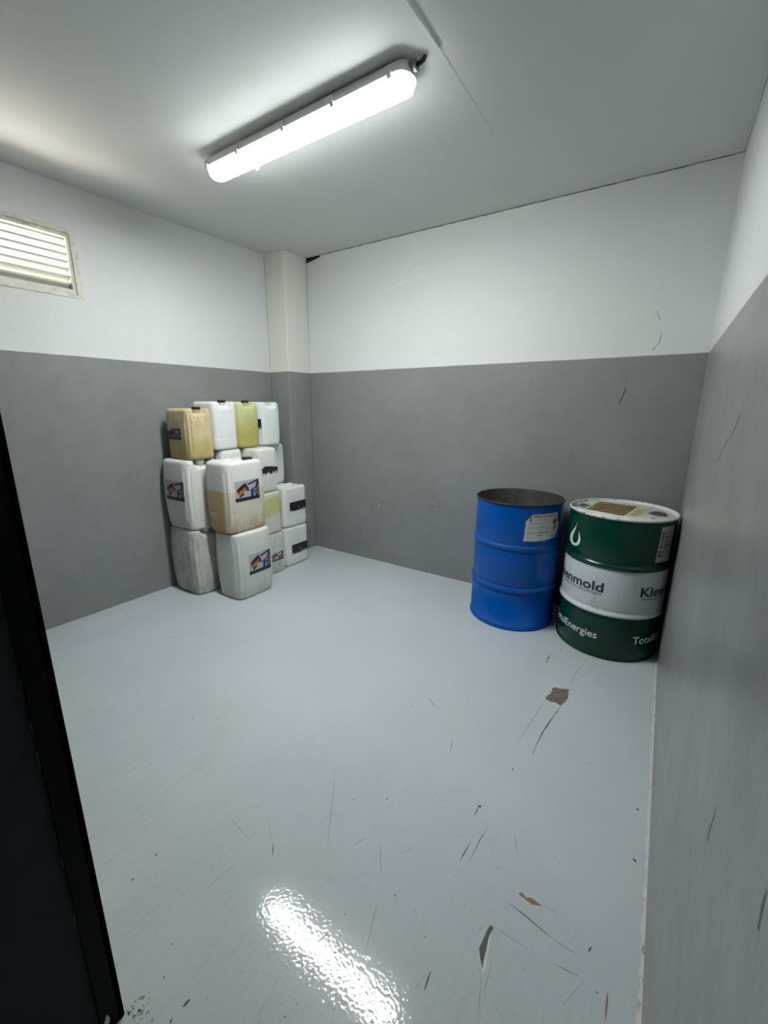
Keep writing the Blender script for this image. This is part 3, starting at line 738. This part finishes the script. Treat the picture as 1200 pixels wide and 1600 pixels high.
def paint_colour(s, t):
    if t < .17: return 7 if (.07 < t < .10 and .1 < s < .55 and int(s * 60) % 3) else 1
    e = ((s - .90) / .135) ** 2 + ((t - .40) / .24) ** 2
    if e < 1:
        an = math.atan2(t - .40, (s - .90) * 1.6)
        if .12 < e < .52 and math.cos(5 * an) > .35: return 5
        return 1
    if inside((s, t), [(.62, .17), (.63, .45), (.72, .60), (.76, .55), (.74, .17)]): return 6
    if inside((s, t), [(.74, .17), (.745, .5), (.79, .62), (.81, .55), (.775, .17)]): return 5
    if inside((s, t), [(.17, .19), (.17, .32), (.34, .42), (.34, .28)]): return 1 if (s * 17 + t * 5) % 1 > .25 else 7
    if inside((s, t), [(.03, .28), (.03, .46), (.10, .50), (.08, .30)]): return 8
    if inside((s, t), [(.03, .40), (.10, .62), (.30, .80), (.42, .86), (.44, .48), (.12, .32)]):
        q = (s * 1.0 - t * .15)
        if t > .66 + (s - .4) * .7: return 1
        return 2 if (q * 12) % 1 > .22 or abs(t - .3 - s * .9) > .07 else 3
    if inside((s, t), [(.38, .50), (.40, .86), (.46, .86), (.50, .70), (.56, .62), (.54, .46)]): return 3
    if inside((s, t), [(.50, .82), (.99, .99), (.99, .90), (.56, .74)]): return 4
    if inside((s, t), [(.52, .70), (.88, .88), (.88, .80), (.56, .62)]): return 5 if (s * 22 - t * 6) % 1 > .22 else 4
    if inside((s, t), [(.56, .60), (.88, .78), (.86, .66), (.58, .48)]): return 5 if (s * 13 - t * 4) % 1 > .22 else 4
    if inside((s, t), [(.54, .50), (.58, .44), (.88, .62), (.99, .66), (.99, .92), (.88, .90)]): return 4
    return 0
def paint_dark(s, t):
    c = paint_colour(s, t)
    return {0: 7 if s > .3 or t < .8 else 0, 1: 1, 2: 4, 3: 1, 4: 1, 5: 7, 6: 1, 7: 1, 8: 7}[c] if c != 5 or (s * 9) % 1 < .5 else 0
def paint_black(s, t):
    if t < .10 and (.03 < s < .13): return 5
    if t < .16 and (.62 < s < .70 or .78 < s < .93) and t > .04: return 5
    if .07 < t < .10 and .15 < s < .6: return 7
    for r in (.35, .5, .62, .78):
        if abs(t - r) < .014 and .10 < s < .42 and int(s * 50) % 4: return 7
    if abs(s - .52) < .012 and .3 < t < .55: return 0
    return 1
def paint_torn(s, t):
    lo = .25 + .10 * math.sin(s * 19) + .08 * math.sin(s * 47) - (.2 if s < .1 else 0)
    hi = .90 + .05 * math.sin(s * 5) - (.12 if s < .15 else 0) - .1 * max(0, s - .5)
    if inside((s, t), [(.80, .10), (.80, .38), (.97, .42), (.97, .12)]): return 1 if (s * 23) % 1 > .5 and (t * 17) % 1 > .4 else 5
    if t < lo or t > hi: return None
    if abs(t - .6) < .02 and .5 < s < .75: return 7
    return 1
CAPB = mat('black_cap_plastic', (.012, .012, .013), .4); CAPW = mat('white_cap_plastic', (.70, .70, .66), .4)
def jerry(name, label, kind, x, y, z, rz, M_, cap='white', lab=None, h=None, cs=1, up=0., group='jerry cans stacked in the corner'):
    st = STY[kind]
    t = bpy.data.objects.new(name, None); COL.objects.link(t); t.location = (x, y, z); t.rotation_euler = (0, 0, math.radians(rz))
    tag(t, label, 'jerry can', group)
    can_mesh(kind, 'body', M_, t, cs)
    k = 1.3 if kind == 'barrel' else 1.; hh = st['h']; cx = st['a'] * .70 * cs
    mb = MB(); mb.lathe([(.026 * k, hh - .040 * k), (.024 * k, hh - .030 * k), (.024 * k, hh - .012), (.018 * k, hh - .010)], c=(cx, 0), n=28)
    mb.v = [(p[0], p[1], p[2] + up * .8) for p in mb.v]
    mb.build('neck', M_, t, autosmooth=.7)
    if cap:
        mb = MB(); rs = []; top = hh - .0015 + up; rad = .030 * k; n = 60; hgt = .019 * k
        for (q, zz) in ((1.0, top - hgt), (1.0, top - .003), (.93, top), (.2, top)):
            rs.append([(cx + (rad * q + (.0012 if i % 2 and q == 1.0 else 0)) * math.cos(2 * PI * i / n), (rad * q + (.0012 if i % 2 and q == 1.0 else 0)) * math.sin(2 * PI * i / n), zz) for i in range(n)])
        mb.rings(rs); mb.build('cap', CAPB if cap == 'black' else CAPW, t)
    else:
        mb = MB(); mb.lathe([(.028, hh - .008), (.030, hh - .004), (.024, hh - .003), (.020, hh - .007), (.001, hh - .010)], c=(cx, 0), n=28); mb.build('spout_ring', CAPW, t, smooth=True)
    mb = MB(); a = st['a']; P = []
    for i in range(15):
        q = i / 14; xx = -a * .66 + q * a * .98; zz = hh - .013 * k - .020 * k * (abs(2 * q - 1) ** 6)
        P.append((xx * cs, 0, zz))
    mb.tube(P, [.0125 * k] * 15, n=12); mb.build('handle', M_, t, smooth=True)
    if lab:
        for L in lab:
            face, s0, s1, z0, z1, pf, nx, ny, nm = L
            panel(nm, lambda s, q: surf(st, face, s0 + (s1 - s0) * s, z0 + (z1 - z0) * q), nx, ny, pf, LM, t)
    return t
WP = (.66, .67, .655)
m_dirty = plastic('can_plastic_dirty', (.50, .50, .465), dirt=.5, dirtcol=(.20, .19, .15), low=.5)
m_front = plastic('can_plastic_cream', (.60, .61, .565), dirt=.14, dirtcol=(.36, .34, .25), low=.4)
m_mid = plastic('can_plastic_pale', (.64, .65, .625), dirt=.14, dirtcol=(.38, .36, .28))
m_amber = plastic('can_plastic_half_amber', (.66, .66, .62), tint=(.60, .37, .13), z0=-.2, z1=.325, amt=.85, soft=.006, side=('Y', -.06, -.13, .30), dirt=.12, dirtcol=(.45, .28, .08), low=.9)
# object Y of a can turned a quarter: the pale face looks to -Y, the liquid shows strongest on its end faces
m_yel = plastic('can_plastic_stained_tan', (.56, .47, .28), tint=(.52, .43, .11), z0=-.1, z1=.16, amt=.6, soft=.05, dirt=.5, dirtcol=(.33, .25, .14), low=.5)
m_grn = plastic('can_plastic_yellow_green', (.50, .52, .28), tint=(.42, .39, .075), z0=-.1, z1=.22, amt=.8, soft=.12, dirt=.18, dirtcol=(.25, .24, .08))
m_wht = plastic('can_plastic_white', (.70, .71, .70), dirt=.06)
m_blw = plastic('can_plastic_bluish_white', (.66, .70, .70), dirt=.06)
m_strip = plastic('can_plastic_yellow_band', (.56, .58, .49), tint=(.54, .54, .16), z0=.17, z1=.325, amt=.8, soft=.035, dirt=.12)
m_rib = plastic('can_plastic_ribbed_white', (.66, .665, .63), dirt=.22, dirtcol=(.40, .37, .28), low=.3)
m_low = plastic('can_plastic_grey_white', (.58, .585, .55), dirt=.28, dirtcol=(.26, .24, .18), low=.6)
m_r = plastic('can_plastic_clean_white', (.68, .69, .67), dirt=.07, low=.2)
m_bk = plastic('can_plastic_back', (.62, .63, .60), dirt=.15)
# five large barrel-shaped cans at the front of the pile
jerry('jerry_can', 'large dirty grey-white jerry can on the floor against the left wall', 'barrel', .188, 1.958, 0, 0, m_dirty)
jerry('jerry_can', 'large cream-white jerry can on the floor at the front of the pile, picture label', 'barrel', .572, 2.118, 0, 90, m_front,
      lab=[('-v', -.085, .132, .196, .362, paint_colour, 120, 80, 'picture_label')])
jerry('jerry_can', 'large white jerry can with picture label, second in the stack along the left wall', 'barrel', .190, 1.958, .5405, 0, m_mid,
      lab=[('-v', -.105, .135, .232, .386, paint_colour, 120, 80, 'picture_label')])
jerry('jerry_can', 'large jerry can half full of amber liquid under a black cap, at the front', 'barrel', .552, 2.098, .5405, 90, m_amber, 'black', up=.012,
      lab=[('-v', -.125, .100, .246, .400, paint_colour, 120, 80, 'picture_label')])
t4 = bpy.data.objects['jerry_can.003']
st = STY['barrel']
def small(s, t):
    if t > .55: return (5 if t < .62 else None) if not (.1 < s < .9 and .78 < t < .9 and (s * 5) % 1 < .6) else 1
    return 1 if (.15 < s < .85 and .12 < t < .42 and int(t * 25) % 2 and (s * 9) % 1 < .8) else 5
def endsurf(s, q):
    zz = .128 + .046 * q; su, sv = scales(st, zz); yy = .080 - .072 * s + 0
    return (-(st['a'] * su + st['convex'] + .0016), yy, zz)
panel('small_sticker', endsurf, 24, 24, small, LM, t4)
# four smaller cans along the top
jerry('jerry_can', 'yellow-brown stained jerry can under a black cap, top of the wall-side stack', 'ribbed', .226, 1.968, 1.0815, 0, m_yel, 'black', up=.014,
      lab=[('-v', -.115, .062, .150, .235, paint_dark, 60, 40, 'dark_picture_label')])
jerry('jerry_can', 'clean white jerry can under a black cap in the top row', 'banded', .206, 2.209, 1.1345, 0, m_wht, 'black', up=.012)
jerry('jerry_can', 'yellow-green jerry can under a black cap in the top row', 'smooth', .206, 2.437, 1.1345, 0, m_grn, 'black', up=.012)
jerry('jerry_can', 'bluish-white jerry can at the right end of the top row by the column', 'smooth', .200, 2.685, 1.1345, 0, m_blw, 'white',
      lab=[('-v', .02, .140, .155, .235, paint_black, 30, 20, 'black_label')])
# 20-litre columns behind
jerry('jerry_can', 'white jerry can directly beneath the clean white black-capped one', 'smooth', .200, 2.245, .7565, 0, m_wht, cs=-1)
jerry('jerry_can', 'white ribbed jerry can with a torn black label on its end', 'ribbed', .352, 2.487, .7565, 0, m_rib, 'white', cs=-1,
      lab=[('+u', -.086, .098, .145, .232, paint_torn, 56, 34, 'torn_black_label')])
jerry('jerry_can', 'pale jerry can with a smeared yellow band, between two labelled ones', 'banded', .352, 2.512, .3785, 0, m_strip, cs=-1)
jerry('jerry_can', 'ribbed grey-white jerry can with picture label on the floor behind the cream one', 'ribbed', .352, 2.525, 0, 0, m_low, 'white', cs=-1,
      lab=[('+u', -.078, .074, .122, .204, paint_colour, 60, 40, 'picture_label')])
jerry('jerry_can', 'bluish-white jerry can beneath the right end of the top row', 'smooth', .135, 2.775, .7565, 90, m_blw)
jerry('jerry_can', 'white jerry can with black label and uncapped spout, on top of its twin', 'banded', .368, 2.808, .3785, 90, m_r, None,
      lab=[('-v', -.082, .128, .150, .238, paint_black, 60, 26, 'black_label')])
jerry('jerry_can', 'white jerry can with black label on the floor beside the column', 'banded', .368, 2.812, 0, 90, m_r, 'white',
      lab=[('-v', -.082, .128, .112, .205, paint_black, 60, 26, 'black_label')])
for nm, x, y, z, rz in (('at the floor behind the wall-side stack', .200, 2.250, 0, 0), ('second from the floor behind the wall-side stack', .200, 2.250, .3785, 0),
                        ('on the floor behind the twin labelled cans', .135, 2.775, 0, 90), ('behind the upper of the twin labelled cans', .135, 2.775, .3785, 90)):
    jerry('jerry_can', 'plain white jerry can hidden ' + nm, 'smooth', x, y, z, rz, m_bk)
